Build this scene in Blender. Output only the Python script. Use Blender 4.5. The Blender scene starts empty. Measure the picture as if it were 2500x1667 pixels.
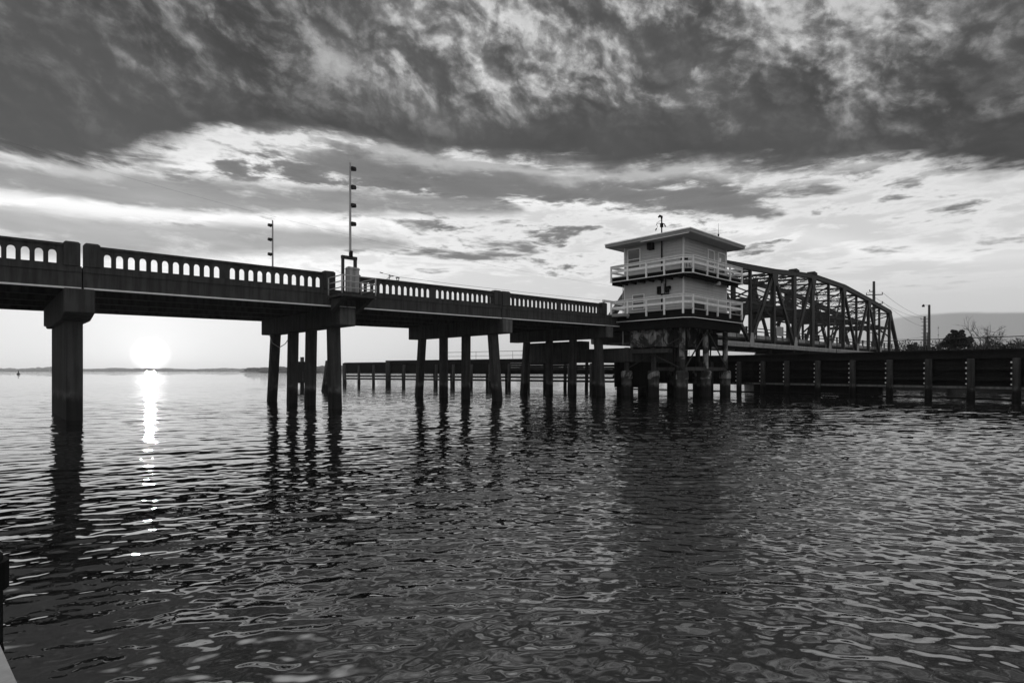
import bpy, math, random
import numpy as np
from mathutils import Vector, Matrix
R = math.radians
S = bpy.context.scene
COL = S.collection
# ------------------------------------------------------------------ camera
# world axes: x runs along the bridge, y across it, z = 0 is the water
TH = R(46.893); SN, CN = math.sin(TH), math.cos(TH)
cam = bpy.data.cameras.new("camera")
cam.sensor_width = 36.0; cam.lens = 1378.6 / 2500 * 36
cam.shift_y = 71.5 / 2500
cam.clip_start = 0.05; cam.clip_end = 20000
co = bpy.data.objects.new("camera", cam); COL.objects.link(co)
co.location = (0, 0, 1.75); co.rotation_euler = (R(90), 0, -(R(90) - TH))
S.camera = co
S.render.resolution_x = 1024; S.render.resolution_y = 682
S.view_settings.view_transform = 'Standard'; S.view_settings.look = 'None'
S.view_settings.exposure = 0; S.view_settings.gamma = 1
# ------------------------------------------------------------------ sky
SUN_DIR = Vector((21.6, 116.7, 2.75)).normalized()
SUN_AZ = math.atan2(SUN_DIR.x, SUN_DIR.y); SUN_EL = math.asin(SUN_DIR.z)
W = bpy.data.worlds.new("World"); S.world = W; W.use_nodes = True
T = W.node_tree; T.nodes.clear()

class V:
    """tiny wrapper that turns python arithmetic into Math nodes"""
    tree = None
    def __init__(s, k): s.k = k
    @staticmethod
    def m(op, *a, clamp=False):
        n = V.tree.nodes.new('ShaderNodeMath'); n.operation = op; n.use_clamp = clamp
        for i, x in enumerate(a):
            if isinstance(x, V): V.tree.links.new(x.k, n.inputs[i])
            else: n.inputs[i].default_value = x
        return V(n.outputs[0])
    def __add__(s, o): return V.m('ADD', s, o)
    __radd__ = __add__
    def __sub__(s, o): return V.m('SUBTRACT', s, o)
    def __rsub__(s, o): return V.m('SUBTRACT', o, s)
    def __mul__(s, o): return V.m('MULTIPLY', s, o)
    __rmul__ = __mul__
    def __truediv__(s, o): return V.m('DIVIDE', s, o)
    def __rtruediv__(s, o): return V.m('DIVIDE', o, s)
def vmax(a, b): return V.m('MAXIMUM', a, b)
def vmin(a, b): return V.m('MINIMUM', a, b)
def vexp(a): return V.m('EXPONENT', a)
def sstep(x, a, b, lo=0.0, hi=1.0):
    n = V.tree.nodes.new('ShaderNodeMapRange'); n.interpolation_type = 'SMOOTHSTEP'
    V.tree.links.new(x.k, n.inputs[0])
    for i, q in enumerate((a, b, lo, hi)):
        if isinstance(q, V): V.tree.links.new(q.k, n.inputs[i + 1])
        else: n.inputs[i + 1].default_value = q
    return V(n.outputs[0])
def comb(x, y, z=0.0):
    n = V.tree.nodes.new('ShaderNodeCombineXYZ')
    for i, q in enumerate((x, y, z)):
        if isinstance(q, V): V.tree.links.new(q.k, n.inputs[i])
        else: n.inputs[i].default_value = q
    return n.outputs[0]
def fbm(vec, scale, detail=6, rough=.55, dist=0.0, lac=2.0):
    n = V.tree.nodes.new('ShaderNodeTexNoise'); n.noise_dimensions = '3D'
    V.tree.links.new(vec, n.inputs['Vector'])
    n.inputs['Scale'].default_value = scale; n.inputs['Detail'].default_value = detail
    n.inputs['Roughness'].default_value = rough; n.inputs['Distortion'].default_value = dist
    n.inputs['Lacunarity'].default_value = lac
    return V(n.outputs[0])
def curve(x, pts, x0, x1):
    """piecewise smooth function of x given by (x, y) pairs"""
    r = V.tree.nodes.new('ShaderNodeMapRange'); V.tree.links.new(x.k, r.inputs[0])
    r.inputs[1].default_value = x0; r.inputs[2].default_value = x1
    ys = [p[1] for p in pts]; y0, y1 = min(ys), max(ys) + 1e-6
    f = V.tree.nodes.new('ShaderNodeFloatCurve'); V.tree.links.new(r.outputs[0], f.inputs[1])
    c = f.mapping.curves[0]
    P = [((p[0] - x0) / (x1 - x0), (p[1] - y0) / (y1 - y0)) for p in pts]
    c.points[0].location = P[0]; c.points[1].location = P[-1]
    for q in P[1:-1]: c.points.new(*q)
    f.mapping.update()
    return V(f.outputs[0]) * (y1 - y0) + y0
def mix(a, b, t): return a + (b - a) * t if isinstance(b, V) or isinstance(a, V) else t * (b - a) + a

V.tree = T
tc = T.nodes.new('ShaderNodeTexCoord'); sp = T.nodes.new('ShaderNodeSeparateXYZ')
T.links.new(tc.outputs['Generated'], sp.inputs[0])
gx, gy, gz = (V(sp.outputs[i]) for i in range(3))
X = gx * SN - gy * CN; Y = gx * CN + gy * SN      # azimuth counted from the view axis
az = V.m('ARCTAN2', X, Y) * 57.29578
el = V.m('ARCTAN2', gz, V.m('SQRT', gx * gx + gy * gy)) * 57.29578
zz = 1.0 / (vmax(gz, 0.0) + 0.16)
px_, py_ = X * zz, Y * zz
Pl = comb(px_, py_, 0.3)
# noise fields; the upper deck uses azimuth/elevation with a mild swirl so that its puffs keep their size
sw_ = fbm(comb(az * .10, el * .12, 2.0), 1.0, 2, .5)
sw2 = fbm(comb(az * .10, el * .12, 12.0), 1.0, 2, .5)
fine = fbm(comb(az * .5, el * .55, 31.0), 1.0, 5, .6); fine2 = fbm(comb(az * .5, el * .55, 47.0), 1.0, 5, .6)
ax_ = az + (sw_ - .5) * 4; ey_ = el + (sw2 - .5) * 3
dx_, dy_ = ax_ * math.cos(R(20)) - ey_ * math.sin(R(20)), ax_ * math.sin(R(20)) + ey_ * math.cos(R(20))
def cells(vec, scale, detail, rough):
    n = T.nodes.new('ShaderNodeTexVoronoi'); n.voronoi_dimensions = '2D'; n.feature = 'F1'; n.normalize = True
    T.links.new(vec, n.inputs['Vector']); n.inputs['Scale'].default_value = scale
    n.inputs['Detail'].default_value = detail; n.inputs['Roughness'].default_value = rough
    return 1 - V(n.outputs['Distance'])
wob = fbm(comb(dx_ * .040, dy_ * .080, 1.7), 1.4, 7, .56, .0)
big = fbm(comb(dx_ * .035, dy_ * .08, 5.1), 1.3, 8, .56, .0)
def puffs(o):
    vx, vy = dx_ * .125 + o * .5, dy_ * .185 + o * 1.5
    c1 = cells(comb(vx + (fine - .5) * .5, vy + (fine2 - .5) * .5), 1.0, 3.0, .60)
    bl = V.m('ABSOLUTE', fbm(comb(vx, vy, 7.7), 1.4, 9, .61, .0) - .5) * 3.4     # billow: rounded lumps, sharp creases
    return c1 * .62 + vmin(bl, 1.0) * .26 + .20
puff = puffs(0.0); puff_s = puffs(-.09)
flat = fbm(comb(az * 0.035, el * 0.17, 4.0), 1.6, 9, .60, .35)
flat2 = fbm(comb(az * 0.06, el * 0.30, 9.0), 2.2, 8, .6, .3)
# clear sky
s_d = V.tree.nodes.new('ShaderNodeVectorMath'); s_d.operation = 'DOT_PRODUCT'
T.links.new(tc.outputs['Generated'], s_d.inputs[0]); s_d.inputs[1].default_value = SUN_DIR
ang = V.m('ARCCOSINE', V.m('MINIMUM', V(s_d.outputs['Value']), 0.999999)) * 57.29578
sunny = vexp(ang * ang * (-1 / (2 * 15.0 ** 2)))
nish = T.nodes.new('ShaderNodeTexSky'); nish.sky_type = 'NISHITA'; nish.sun_disc = False
nish.sun_elevation = SUN_EL; nish.sun_rotation = SUN_AZ
bw = T.nodes.new('ShaderNodeRGBToBW'); T.links.new(nish.outputs[0], bw.inputs[0])
nb = vmin(V(bw.outputs[0]) * 0.03, 0.12)
clear = curve(el, [(0, .50), (4, .58), (9, .62), (16, .60), (24, .56), (45, .42), (90, .30)], 0, 90) + sunny * 0.18 + nb
back = sstep(az * az, 60 ** 2, 120 ** 2)          # plainer sky behind the viewer, brightened to light the house front
clear = clear * mix(1.0, 1.25, back)
# big cloud deck
edge = curve(az, [(-90, 20), (-42, 17.0), (-33, 18.8), (-22, 21.2), (-11, 21.6), (0, 20.8), (10, 20.0), (18, 19.6),
                  (24, 18.6), (30, 18.4), (35, 16.8), (39, 15.2), (43, 14.6), (90, 17)], -90, 90)
dens = (el - edge) * 0.13 + (big - .5) * .75 + (flat - .5) * .6 + (puff - .7) * .25
deck = sstep(dens, -.10, .12)
rim = vexp((dens + .12) * (dens + .12) * (-1 / (2 * .06 ** 2)))
lit_w = curve(az, [(-90, .0), (-44, .15), (-34, .30), (-27, .50), (-22, .35), (-12, .70), (-4, .9), (4, .90), (12, 1.0), (20, .85),
                   (28, .85), (35, .75), (44, .45), (90, .3)], -90, 90)
hi_w = sstep(el - edge, .5, 6.0, .10, 1.0)
relief = (puff - puff_s)
bil = sstep(puff * .85 + (wob - .5) * 1.7, .50, .84)
hi = lit_w * hi_w
deck_t = .050 + sstep(big, .3, .7) * .035 + sstep(relief, -.05, .22) * .05 * hi_w \
    + bil * hi * (.13 + sstep(relief, -.12, .16) * .50) + sstep(puff, .50, .90) * .07 * hi
gap = sstep(puff * .5 + wob * 1.2, 1.08, 1.20) * hi
deck_t = mix(deck_t, .55, gap)
# low broken cloud
cov = curve(el, [(0, -.34), (5, -.20), (8, -.08), (12, .0), (15, .04), (18, .12), (22, .16), (90, -.1)], 0, 90)
azb = curve(az, [(-90, .0), (-40, -.03), (-22, -.02), (-10, -.01), (6, .02), (20, .03), (34, -.02), (90, -.02)], -90, 90)
flat3 = fbm(comb(az * 0.11, el * 0.42, 19.0), 1.5, 9, .62, .2)
lo = vmax(flat + (flat2 - .5) * .55, flat3 + .0) + cov + azb - .575
low_d = sstep(lo, .0, .10)
low_rim = vexp((lo + .02) * (lo + .02) * (-1 / (2 * .035 ** 2)))
# long streaks over the sun
def streak(pts, hw, soft=.5, j=1.6):
    cpos = curve(az, pts, -90, 90)
    d = V.m('ABSOLUTE', el - cpos + (flat - .5) * j)
    w = curve(az, hw, -90, 90)
    return (1 - sstep(d - w, -soft, soft)) * sstep(w, .05, .3)
s1 = streak([(-90, 14.5), (-42, 14.8), (-33, 15.0), (-21, 15.8), (-8, 16.2), (0, 15.9), (6, 15.2), (90, 15)],
            [(-90, 1.3), (-42, 1.5), (-33, 1.5), (-20, 1.15), (-8, .9), (0, .5), (4, 0), (90, 0)], .45, 2.4)
s2 = streak([(-90, 10.2), (-42, 10.4), (-33, 11.0), (-21, 12.0), (-12, 12.6), (-8, 12.6), (90, 12)],
            [(-90, 1.6), (-42, 1.5), (-33, 1.4), (-21, 1.0), (-12, .6), (-7, 0), (90, 0)], .6, 2.2)
bright = streak([(-90, 12), (-42, 12.6), (-33, 13.2), (-21, 14.0), (-12, 14.3), (-4, 16.9), (4, 16.8), (14, 14.6), (24, 12.6), (36, 9.6), (44, 8.5), (90, 8)],
                [(-90, .3), (-42, .6), (-30, .5), (-18, .35), (-10, .3), (-4, .9), (8, .8), (20, .6), (30, .5), (44, .4), (90, 0)], .9, 2.0)
bank = sstep(el - curve(az, [(-90, 4), (20, 4), (31.5, 4.3), (34, 4.4), (38, 4.7), (43, 4.4), (60, 5), (90, 5)], -90, 90)
             + (flat - .5) * 1.0, .15, -.15) * sstep(az, 26.0, 39.0)
sky = clear
sky = mix(sky, sky * 1.20, bright)
sky = mix(sky, sky * 1.22, low_rim * sstep(el, 5.0, 10.0) * (1 - back))
sky = mix(sky, .10 + flat2 * .14 + sstep(lo, .25, .0) * .06, low_d * sstep(el, 5.0, 10.0))
sky = mix(sky, clear * (.26 + flat2 * .34), s1 * sstep(flat3, .30, .50, .35, 1.0))
sky = mix(sky, clear * (.34 + flat2 * .34), s2 * sstep(flat3, .30, .52, .45, 1.0))
sky = mix(sky, sky * .52, bank)
sky = mix(sky, .75, rim * .5 * (1 - back))
sky = mix(sky, mix(deck_t, .62, back * .9), deck)
over = sstep(el - curve(az, [(-90, 20), (-40, 27.5), (-30, 30.2), (-20, 32.2), (0, 33.6), (20, 32.5), (40, 27.5), (90, 20)], -90, 90), 0.0, 12.0)  # unseen bright opening above the frame, added to brighten near-water reflections
sky = mix(sky, (sstep(az, 30.0, -24.0, .28, 1.4)) * (1 - back) + back * .55 + (wob - .5) * .25, over)
# the low sun itself, blown out through thin haze
glow = sstep(ang, 1.65, .2) * 1.8 + vexp(ang * (-1 / 3.0)) * .30
sky = sky + glow
sky = sky * sstep(gz, -.02, 0.0, .25, 1.0)
bg = T.nodes.new('ShaderNodeBackground'); wo = T.nodes.new('ShaderNodeOutputWorld')
T.links.new(sky.k, bg.inputs[0]); bg.inputs[1].default_value = 1.0
T.links.new(bg.outputs[0], wo.inputs[0])
W.cycles.sampling_method = 'MANUAL'; W.cycles.sample_map_resolution = 1024
# ------------------------------------------------------------------ sun
sl = bpy.data.lights.new("sun", 'SUN'); sl.energy = 1.3; sl.angle = R(0.7)
so = bpy.data.objects.new("sun", sl); COL.objects.link(so)
so.rotation_euler = (-SUN_DIR).to_track_quat('-Z', 'Y').to_euler(); so.location = (20, 110, 30)
sl.color = (1, 1, 1)
# ------------------------------------------------------------------ materials
def mat(name, base, rough=.8, var=.25, scale=3.0, bump=.2, streaks=0.0, metal=0.0, stain=None, spec=.12, patch=None):
    m = bpy.data.materials.new(name); m.use_nodes = True
    t = m.node_tree; V.tree = t; p = t.nodes['Principled BSDF']
    g = t.nodes.new('ShaderNodeNewGeometry')
    n = fbm(g.outputs['Position'], scale, 7, .62, .2)
    n2 = fbm(g.outputs['Position'], scale * .23, 3, .5)
    val = (n - .5) * (2 * var) + (n2 - .5) * (1.4 * var) + 1.0
    if streaks:
        mp = t.nodes.new('ShaderNodeMapping'); mp.inputs['Scale'].default_value = (1, 1, .07)
        t.links.new(g.outputs['Position'], mp.inputs[0])
        q = fbm(mp.outputs[0], 5.5, 6, .65)
        val = val * sstep(q, .35, .62, 1 - streaks, 1.0)
    c = vmax(val * base, .004)
    if patch: c = c * sstep(fbm(g.outputs['Position'], patch, 6, .6, .8), .46, .60, .16, 1.0)
    if stain:                                    # dark tide mark near the water, up to height stain
        sz = t.nodes.new('ShaderNodeSeparateXYZ'); t.links.new(g.outputs['Position'], sz.inputs[0])
        h = V(sz.outputs[2]) + (n - .5) * .5
        c = c * sstep(h, stain - .15, stain + .1, .35, 1.0)
        bd = h - (stain + .16)
        c = c * (vexp(bd * bd * -60.0) * sstep(n, .40, .60) * 1.3 + 1.0)     # pale barnacle band
    t.links.new(comb(c, c, c), p.inputs['Base Color'])
    p.inputs['Roughness'].default_value = rough; p.inputs['Metallic'].default_value = metal
    p.inputs['Specular IOR Level'].default_value = spec
    if bump:
        b = t.nodes.new('ShaderNodeBump'); b.inputs['Strength'].default_value = bump
        b.inputs['Distance'].default_value = .02; t.links.new(n.k, b.inputs['Height'])
        t.links.new(b.outputs[0], p.inputs['Normal'])
    return m
M = dict(
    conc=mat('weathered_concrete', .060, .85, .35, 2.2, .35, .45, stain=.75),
    conc_light=mat('pale_concrete', .42, .8, .35, 2.6, .35, .5), conc_patch=mat('lit_and_drip_concrete', .30, .85, .5, 3.2, .4, .5, patch=1.3), conc_cap=mat('mid_grey_concrete', .13, .85, .4, 3.0, .3, .4),  # conc_patch blotches: painted light on the wall, drips on the columns
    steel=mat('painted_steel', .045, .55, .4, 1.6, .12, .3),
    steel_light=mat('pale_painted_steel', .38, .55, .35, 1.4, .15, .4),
    galv=mat('galvanised_pipe', .38, .45, .2, 6, .05),
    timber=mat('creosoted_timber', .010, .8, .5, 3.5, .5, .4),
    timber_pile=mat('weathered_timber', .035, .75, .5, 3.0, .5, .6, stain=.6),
    dock=mat('grey_deck_timber', .30, .8, .35, 14, .4),
    siding=mat('painted_siding', .50, .65, .10, 2.0, .08, .06),
    trim=mat('white_painted_wood', .80, .6, .10, 5, .08, .12),
    soffit=mat('soffit_paint', .30, .8, .2, 2, .1),
    roof=mat('roof_membrane', .30, .8, .3, 2, .2),
    dark=mat('dark_metal', .010, .85, .3, 4, .1, spec=.04),
    glass=mat('window_glass', .03, .06, .1, 2, 0, spec=.8),
    pane_cover=mat('pane_reflection_grey', .35, .5, .1, 3, 0),
    lens=mat('lamp_lens', .03, .4, .1, 3, 0),
    leaf=mat('foliage', .022, .8, .5, 1.2, 0),
    bark=mat('bark', .07, .9, .4, 5, .4),
    soil=mat('marsh_ground', .05, .95, .5, .4, .5),
    shore=mat('distant_vegetation', .07, .95, .4, .03, 0),
    pole=mat('utility_pole_wood', .07, .85, .4, 3, .2),
    white=mat('white_plastic', .75, .5, .05, 4, 0),
    signal=mat('barrier_paint', .42, .5, .2, 5, .05),
)
# ------------------------------------------------------------------ mesh helpers
class MB:
    def __init__(s): s.v = []; s.f = []
    def add(s, vs, fs):
        o = len(s.v); s.v += [tuple(q) for q in vs]; s.f += [tuple(i + o for i in f) for f in fs]; return s
    def box(s, x0, x1, y0, y1, z0, z1):
        return s.add([(x0, y0, z0), (x1, y0, z0), (x1, y1, z0), (x0, y1, z0), (x0, y0, z1), (x1, y0, z1), (x1, y1, z1), (x0, y1, z1)],
                     [(3, 2, 1, 0), (4, 5, 6, 7), (0, 1, 5, 4), (1, 2, 6, 5), (2, 3, 7, 6), (3, 0, 4, 7)])
    def beam(s, a, b, w, h, up=(0, 0, 1)):
        a, b = Vector(a), Vector(b); d = (b - a).normalized(); up = Vector(up)
        if abs(d.dot(up)) > .98: up = Vector((1, 0, 0)) if abs(d.x) < .9 else Vector((0, 1, 0))
        sd = d.cross(up).normalized(); u2 = sd.cross(d)
        vs = [p + sd * (i * w / 2) + u2 * (j * h / 2) for p in (a, b) for i, j in ((-1, -1), (1, -1), (1, 1), (-1, 1))]
        return s.add(vs, [(3, 2, 1, 0), (4, 5, 6, 7), (0, 1, 5, 4), (1, 2, 6, 5), (2, 3, 7, 6), (3, 0, 4, 7)])
    def ibeam(s, a, b, w, h, up=(0, 0, 1), t=.04):
        a, b = Vector(a), Vector(b); d = (b - a).normalized(); up = Vector(up)
        if abs(d.dot(up)) > .98: up = Vector((0, 1, 0))
        sd = d.cross(up).normalized(); u2 = sd.cross(d)
        o = u2 * (h / 2 - t / 2)
        s.beam(a + o, b + o, w, t, u2); s.beam(a - o, b - o, w, t, u2); s.beam(a, b, t, h - 2 * t, u2); return s
    def lace(s, a, b, w, up, n, t=.06):
        """two parallel bars joined by zigzag lacing; up = direction across the lacing"""
        a, b = Vector(a), Vector(b); up = Vector(up).normalized(); d = (b - a)
        o = up * (w / 2)
        s.beam(a + o, b + o, t * 1.5, t * 1.5); s.beam(a - o, b - o, t * 1.5, t * 1.5)
        for i in range(n):
            k = 1 if i % 2 else -1
            s.beam(a + d * (i / n) + o * k, a + d * ((i + 1) / n) - o * k, t, t)
        return s
    def tube(s, pts, r, n=8, cap=True):
        pts = [Vector(p) for p in pts]; rs = r if isinstance(r, (list, tuple)) else [r] * len(pts)
        o = len(s.v); prev = None
        for i, p in enumerate(pts):
            d = (pts[min(i + 1, len(pts) - 1)] - pts[max(i - 1, 0)]).normalized()
            if prev is None:
                prev = d.orthogonal().normalized()
            prev = (prev - d * prev.dot(d)).normalized(); q = d.cross(prev)
            for k in range(n):
                a = 2 * math.pi * k / n
                s.v.append(tuple(p + (prev * math.cos(a) + q * math.sin(a)) * rs[i]))
        for i in range(len(pts) - 1):
            for k in range(n):
                k2 = (k + 1) % n
                s.f.append((o + i * n + k, o + i * n + k2, o + (i + 1) * n + k2, o + (i + 1) * n + k))
        if cap:
            s.f.append(tuple(o + k for k in reversed(range(n)))); e = o + (len(pts) - 1) * n
            s.f.append(tuple(e + k for k in range(n)))
        return s
    def prism(s, poly, axis, a, b):
        """poly of 2-D points extruded along axis ('x': (y,z), 'y': (x,z), 'z': (x,y))"""
        n = len(poly)
        def P(q, t): return {'x': (t, q[0], q[1]), 'y': (q[0], t, q[1]), 'z': (q[0], q[1], t)}[axis]
        vs = [P(q, a) for q in poly] + [P(q, b) for q in poly]
        return s.add(vs, [tuple(range(n)), tuple(reversed(range(n, 2 * n)))] + [(i, (i + 1) % n, n + (i + 1) % n, n + i) for i in range(n)])
    def shear(s, k): s.v = [(x, y, z + k * x) for x, y, z in s.v]; return s
    def build(s, name, m, parent=None, bevel=0, smooth=False, recalc=True):
        off = Vector((0, 0, 0)); p = parent
        while p is not None: off += p.location; p = p.parent
        me = bpy.data.meshes.new(name)
        me.from_pydata([tuple(Vector(q) - off) for q in s.v], [], s.f); me.materials.append(M[m] if isinstance(m, str) else m)
        if recalc:
            import bmesh
            bm = bmesh.new(); bm.from_mesh(me); bmesh.ops.recalc_face_normals(bm, faces=bm.faces); bm.to_mesh(me); bm.free()
        o = bpy.data.objects.new(name, me); COL.objects.link(o); o.parent = parent
        if smooth:
            for f in me.polygons: f.use_smooth = True
        if bevel:
            b = o.modifiers.new('bevel', 'BEVEL'); b.width = bevel; b.segments = 1; b.limit_method = 'ANGLE'
        return o
def tag(o, label=None, cat=None, group=None, kind=None):
    if label: o['label'] = label
    if cat: o['category'] = cat
    if group: o['group'] = group
    if kind: o['kind'] = kind
    return o
def thing(name, label, cat, loc=(0, 0, 0), group=None):
    o = bpy.data.objects.new(name, None); COL.objects.link(o); o.location = loc; o.empty_display_size = .3
    return tag(o, label, cat, group)
def copy_tree(o, parent=None, loc=None):
    c = o.copy(); COL.objects.link(c); c.parent = parent
    if loc is not None: c.location = loc
    for ch in [q for q in bpy.data.objects if q.parent == o]: copy_tree(ch, c)
    return c
rng = random.Random(7)
# ------------------------------------------------------------------ water
def water():
    H = 1.75
    rs = [0.35]; r = .35
    while r < 1.6: r += .08; rs.append(r)
    while r < 70: r += max(.016, r * r / 3900); rs.append(r)
    while r < 2500: r *= 1.06; rs.append(r)
    rs = np.array(rs)
    fa = R(90) - TH                                   # heading of the view from +y towards +x
    a = np.concatenate([np.arange(-52, 52, .095), np.arange(52, 308, 2.0)])
    a = np.radians(a) + fa
    A, RR = np.meshgrid(a, rs); x = RR * np.sin(A); y = RR * np.cos(A)
    dr = np.maximum(.016, RR * RR / 3900)
    g = np.random.default_rng(11); z = np.zeros_like(x)
    # view frame: cx to the right, cy forward
    cx = x * SN - y * CN; cy = x * CN + y * SN
    # calmer water close by on the left, ruffled to the right and further out
    ruf = 1 / (1 + np.exp(-((cx * .55 + cy * .33) - 3.4) * .75))
    open_ = np.clip((RR - 6) / 16, 0, 1); open_ = open_ * open_ * (3 - 2 * open_)
    N = 150; lp = np.clip(.009 * rs + .15, .17, .42)
    side = 1 / (1 + np.exp(-(cx - .15 * cy) * .6))        # 0 on the left, 1 on the right
    for i in range(N):
        lam = .085 * (2.6 / .085) ** (((i + .5) / N))
        k = 2 * math.pi / lam
        spread = .62 if lam < .5 else .40
        left = g.random() < .5
        th = g.normal(math.radians(-24 if left else 20), spread) + (math.pi if g.random() < .25 else 0)
        kx, ky = k * math.sin(th), k * math.cos(th)
        ph = g.uniform(0, 2 * math.pi)
        slope = (.027 * np.exp(-.5 * (np.log(lam / lp) / .52) ** 2) + .0065)[:, None]
        fade = np.clip((lam / dr - 2.2) / 1.6, 0, 1)
        wgt = (.30 + .70 * ruf) if lam < .40 else ((.60 + .40 * ruf) if lam < .9 else (.5 + .8 * open_))
        wgt = wgt * (1.10 - .75 * side if left else .35 + .9 * side)
        wgt = wgt * (1 - .40 * open_) if lam < .9 else wgt * (1 - .25 * open_)
        ar = kx * cx + ky * cy + ph + .7 * np.sin(.9 * cx + .6 * cy + i) + .5 * np.sin(.33 * cx - .5 * cy + 2.3 * i)
        z += slope / k * (np.sin(ar) + .18 * np.cos(2 * ar)) * fade * wgt
    z *= np.clip((RR - .4) / 1.0, 0, 1)
    n, mcol = x.shape
    co_ = np.stack([x, y, z], -1).reshape(-1, 3)
    co_ = np.vstack([co_, [[0, 0, 0]]])
    idx = np.arange(n * mcol).reshape(n, mcol); nx = np.roll(idx, -1, axis=1)
    q = np.stack([idx[:-1], idx[1:], nx[1:], nx[:-1]], -1).reshape(-1, 4)
    tri = np.stack([np.full(mcol, n * mcol), idx[0], nx[0]], -1)
    me = bpy.data.meshes.new('water')
    me.vertices.add(len(co_)); me.vertices.foreach_set('co', co_.astype(np.float32).ravel())
    nl = q.size + tri.size; me.loops.add(nl)
    me.loops.foreach_set('vertex_index', np.concatenate([q.ravel(), tri.ravel()]).astype(np.int32))
    me.polygons.add(len(q) + len(tri))
    st = np.concatenate([np.arange(len(q)) * 4, q.size + np.arange(len(tri)) * 3]).astype(np.int32)
    me.polygons.foreach_set('loop_start', st)
    me.polygons.foreach_set('use_smooth', np.ones(len(st), bool)); me.update(calc_edges=True); me.validate()
    m = bpy.data.materials.new('water_surface'); m.use_nodes = True; t = m.node_tree; V.tree = t
    p = t.nodes['Principled BSDF']; p.inputs['Base Color'].default_value = (.005, .005, .005, 1)
    p.inputs['Roughness'].default_value = .015; p.inputs['IOR'].default_value = 2.4
    p.inputs['Specular IOR Level'].default_value = .5
    gn = t.nodes.new('ShaderNodeNewGeometry'); s_ = t.nodes.new('ShaderNodeSeparateXYZ'); t.links.new(gn.outputs['Position'], s_.inputs[0])
    wx, wy = V(s_.outputs[0]), V(s_.outputs[1])
    ux = wx * SN - wy * CN; uy = wx * CN + wy * SN
    dist = V.m('SQRT', wx * wx + wy * wy)
    rf = sstep(ux * .55 + uy * .33, 0.5, 6.5, .12, 1.0)
    n1 = fbm(comb(ux * .5, uy, 0.0), 11.0, 1.5, .5, .2)            # ripples of a hand's width
    n2 = fbm(comb(ux * .40, uy, 3.0), 2.2, 1.0, .5, .2)            # wavelets, only where the mesh is too coarse
    n3 = fbm(comb(ux * .4, uy, 6.0), .05, 3, .5)                 # cat's paws
    far = sstep(dist, 9.0, 26.0)
    hgt = n1 * rf * .004 * sstep(dist, 9.0, 4.0, .1, 1.0) + n2 * far * .055 * sstep(dist, 120.0, 30.0, .4, 1.0)
    hgt = hgt * sstep(n3, .35, .65, .65, 1.2)
    b = t.nodes.new('ShaderNodeBump'); b.inputs['Strength'].default_value = 1.0; b.inputs['Distance'].default_value = 1.0
    t.links.new(hgt.k, b.inputs['Height']); t.links.new(b.outputs[0], p.inputs['Normal'])
    me.materials.append(m)
    o = bpy.data.objects.new('water', me); COL.objects.link(o); tag(o, kind='structure')
water()
# ------------------------------------------------------------------ approach bridge
SL = .0112
def z_top(u): return 5.9975 + SL * u
br = thing('approach_bridge', 'long dark concrete approach bridge with arched openings in its balustrade', 'bridge', (2.4, 24, 0))
ZC, ZO1, ZO0, ZF = 5.9975, 5.765, 5.305, 4.5045      # coping, opening top, opening bottom, fascia bottom (at u=0)
def railing(c0, c1, n, e0, e1, v0=24.05, sgn=1):
    """balustrade panel from e0 to e1 with n arched openings centred c0..c1"""
    b = MB(); w = .215; t = .10; va, vb = v0, v0 + t * sgn
    pitch = (c1 - c0) / (n - 1); x = e0
    zt_, zb_ = ZC - .085, ZO0 - .03
    for i in range(n):
        c = c0 + pitch * i; l, r_ = c - w / 2, c + w / 2
        b.box(x, l, min(va, vb), max(va, vb), zb_, zt_)
        m = 8; rad = w / 2
        xs = [l + w * k / m for k in range(m + 1)]
        za = [ZO1 - rad + math.sqrt(max(rad * rad - (q - c) ** 2, 0)) for q in xs]
        for k in range(m):
            A, B, C_, D = (xs[k], za[k]), (xs[k + 1], za[k + 1]), (xs[k + 1], zt_), (xs[k], zt_)
            b.add([(p[0], va, p[1]) for p in (A, B, C_, D)] + [(p[0], vb, p[1]) for p in (A, B, C_, D)],
                  [(0, 1, 2, 3), (7, 6, 5, 4), (0, 4, 5, 1)])
        b.box(l, r_, min(va, vb), max(va, vb), zb_, ZO0)
        x = r_
    b.box(x, e1, min(va, vb), max(va, vb), zb_, zt_)
    c_ = (va + vb) / 2
    b.box(e0, e1, c_ - .115, c_ + .115, ZC - .085, ZC)
    b.box(e0, e1, c_ - .10, c_ + .10, zb_ - .02, zb_ + .035)
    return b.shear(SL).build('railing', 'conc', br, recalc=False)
def pylon(u0, u1, v0=23.95, v1=24.34):
    b = MB(); ch = .06; zt_ = ZC + .085
    b.box(u0, u1, v0, v1, ZO0 - .04, zt_ - ch)
    b.add([(u0, v0, zt_ - ch), (u1, v0, zt_ - ch), (u1, v1, zt_ - ch), (u0, v1, zt_ - ch),
           (u0 + ch, v0 + ch, zt_), (u1 - ch, v0 + ch, zt_), (u1 - ch, v1 - ch, zt_), (u0 + ch, v1 - ch, zt_)],
          [(4, 5, 6, 7), (0, 1, 5, 4), (1, 2, 6, 5), (2, 3, 7, 6), (3, 0, 4, 7)])
    return b.shear(SL).build('railing_pylon', 'conc', br, recalc=False)
PANELS = [(-6.71, -2.93, 12, -7.35, -2.66), (-2.44, 1.67, 13, -2.66, 1.95), (3.17, 6.68, 11, 2.95, 6.97), (7.26, 10.79, 11, 6.97, 11.03),
          (12.94, 16.64, 12, 12.79, 16.93), (17.23, 20.94, 12, 16.93, 21.09), (22.46, 26.34, 12, 22.29, 26.61), (26.89, 30.75, 12, 26.61, 30.87)]
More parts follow.
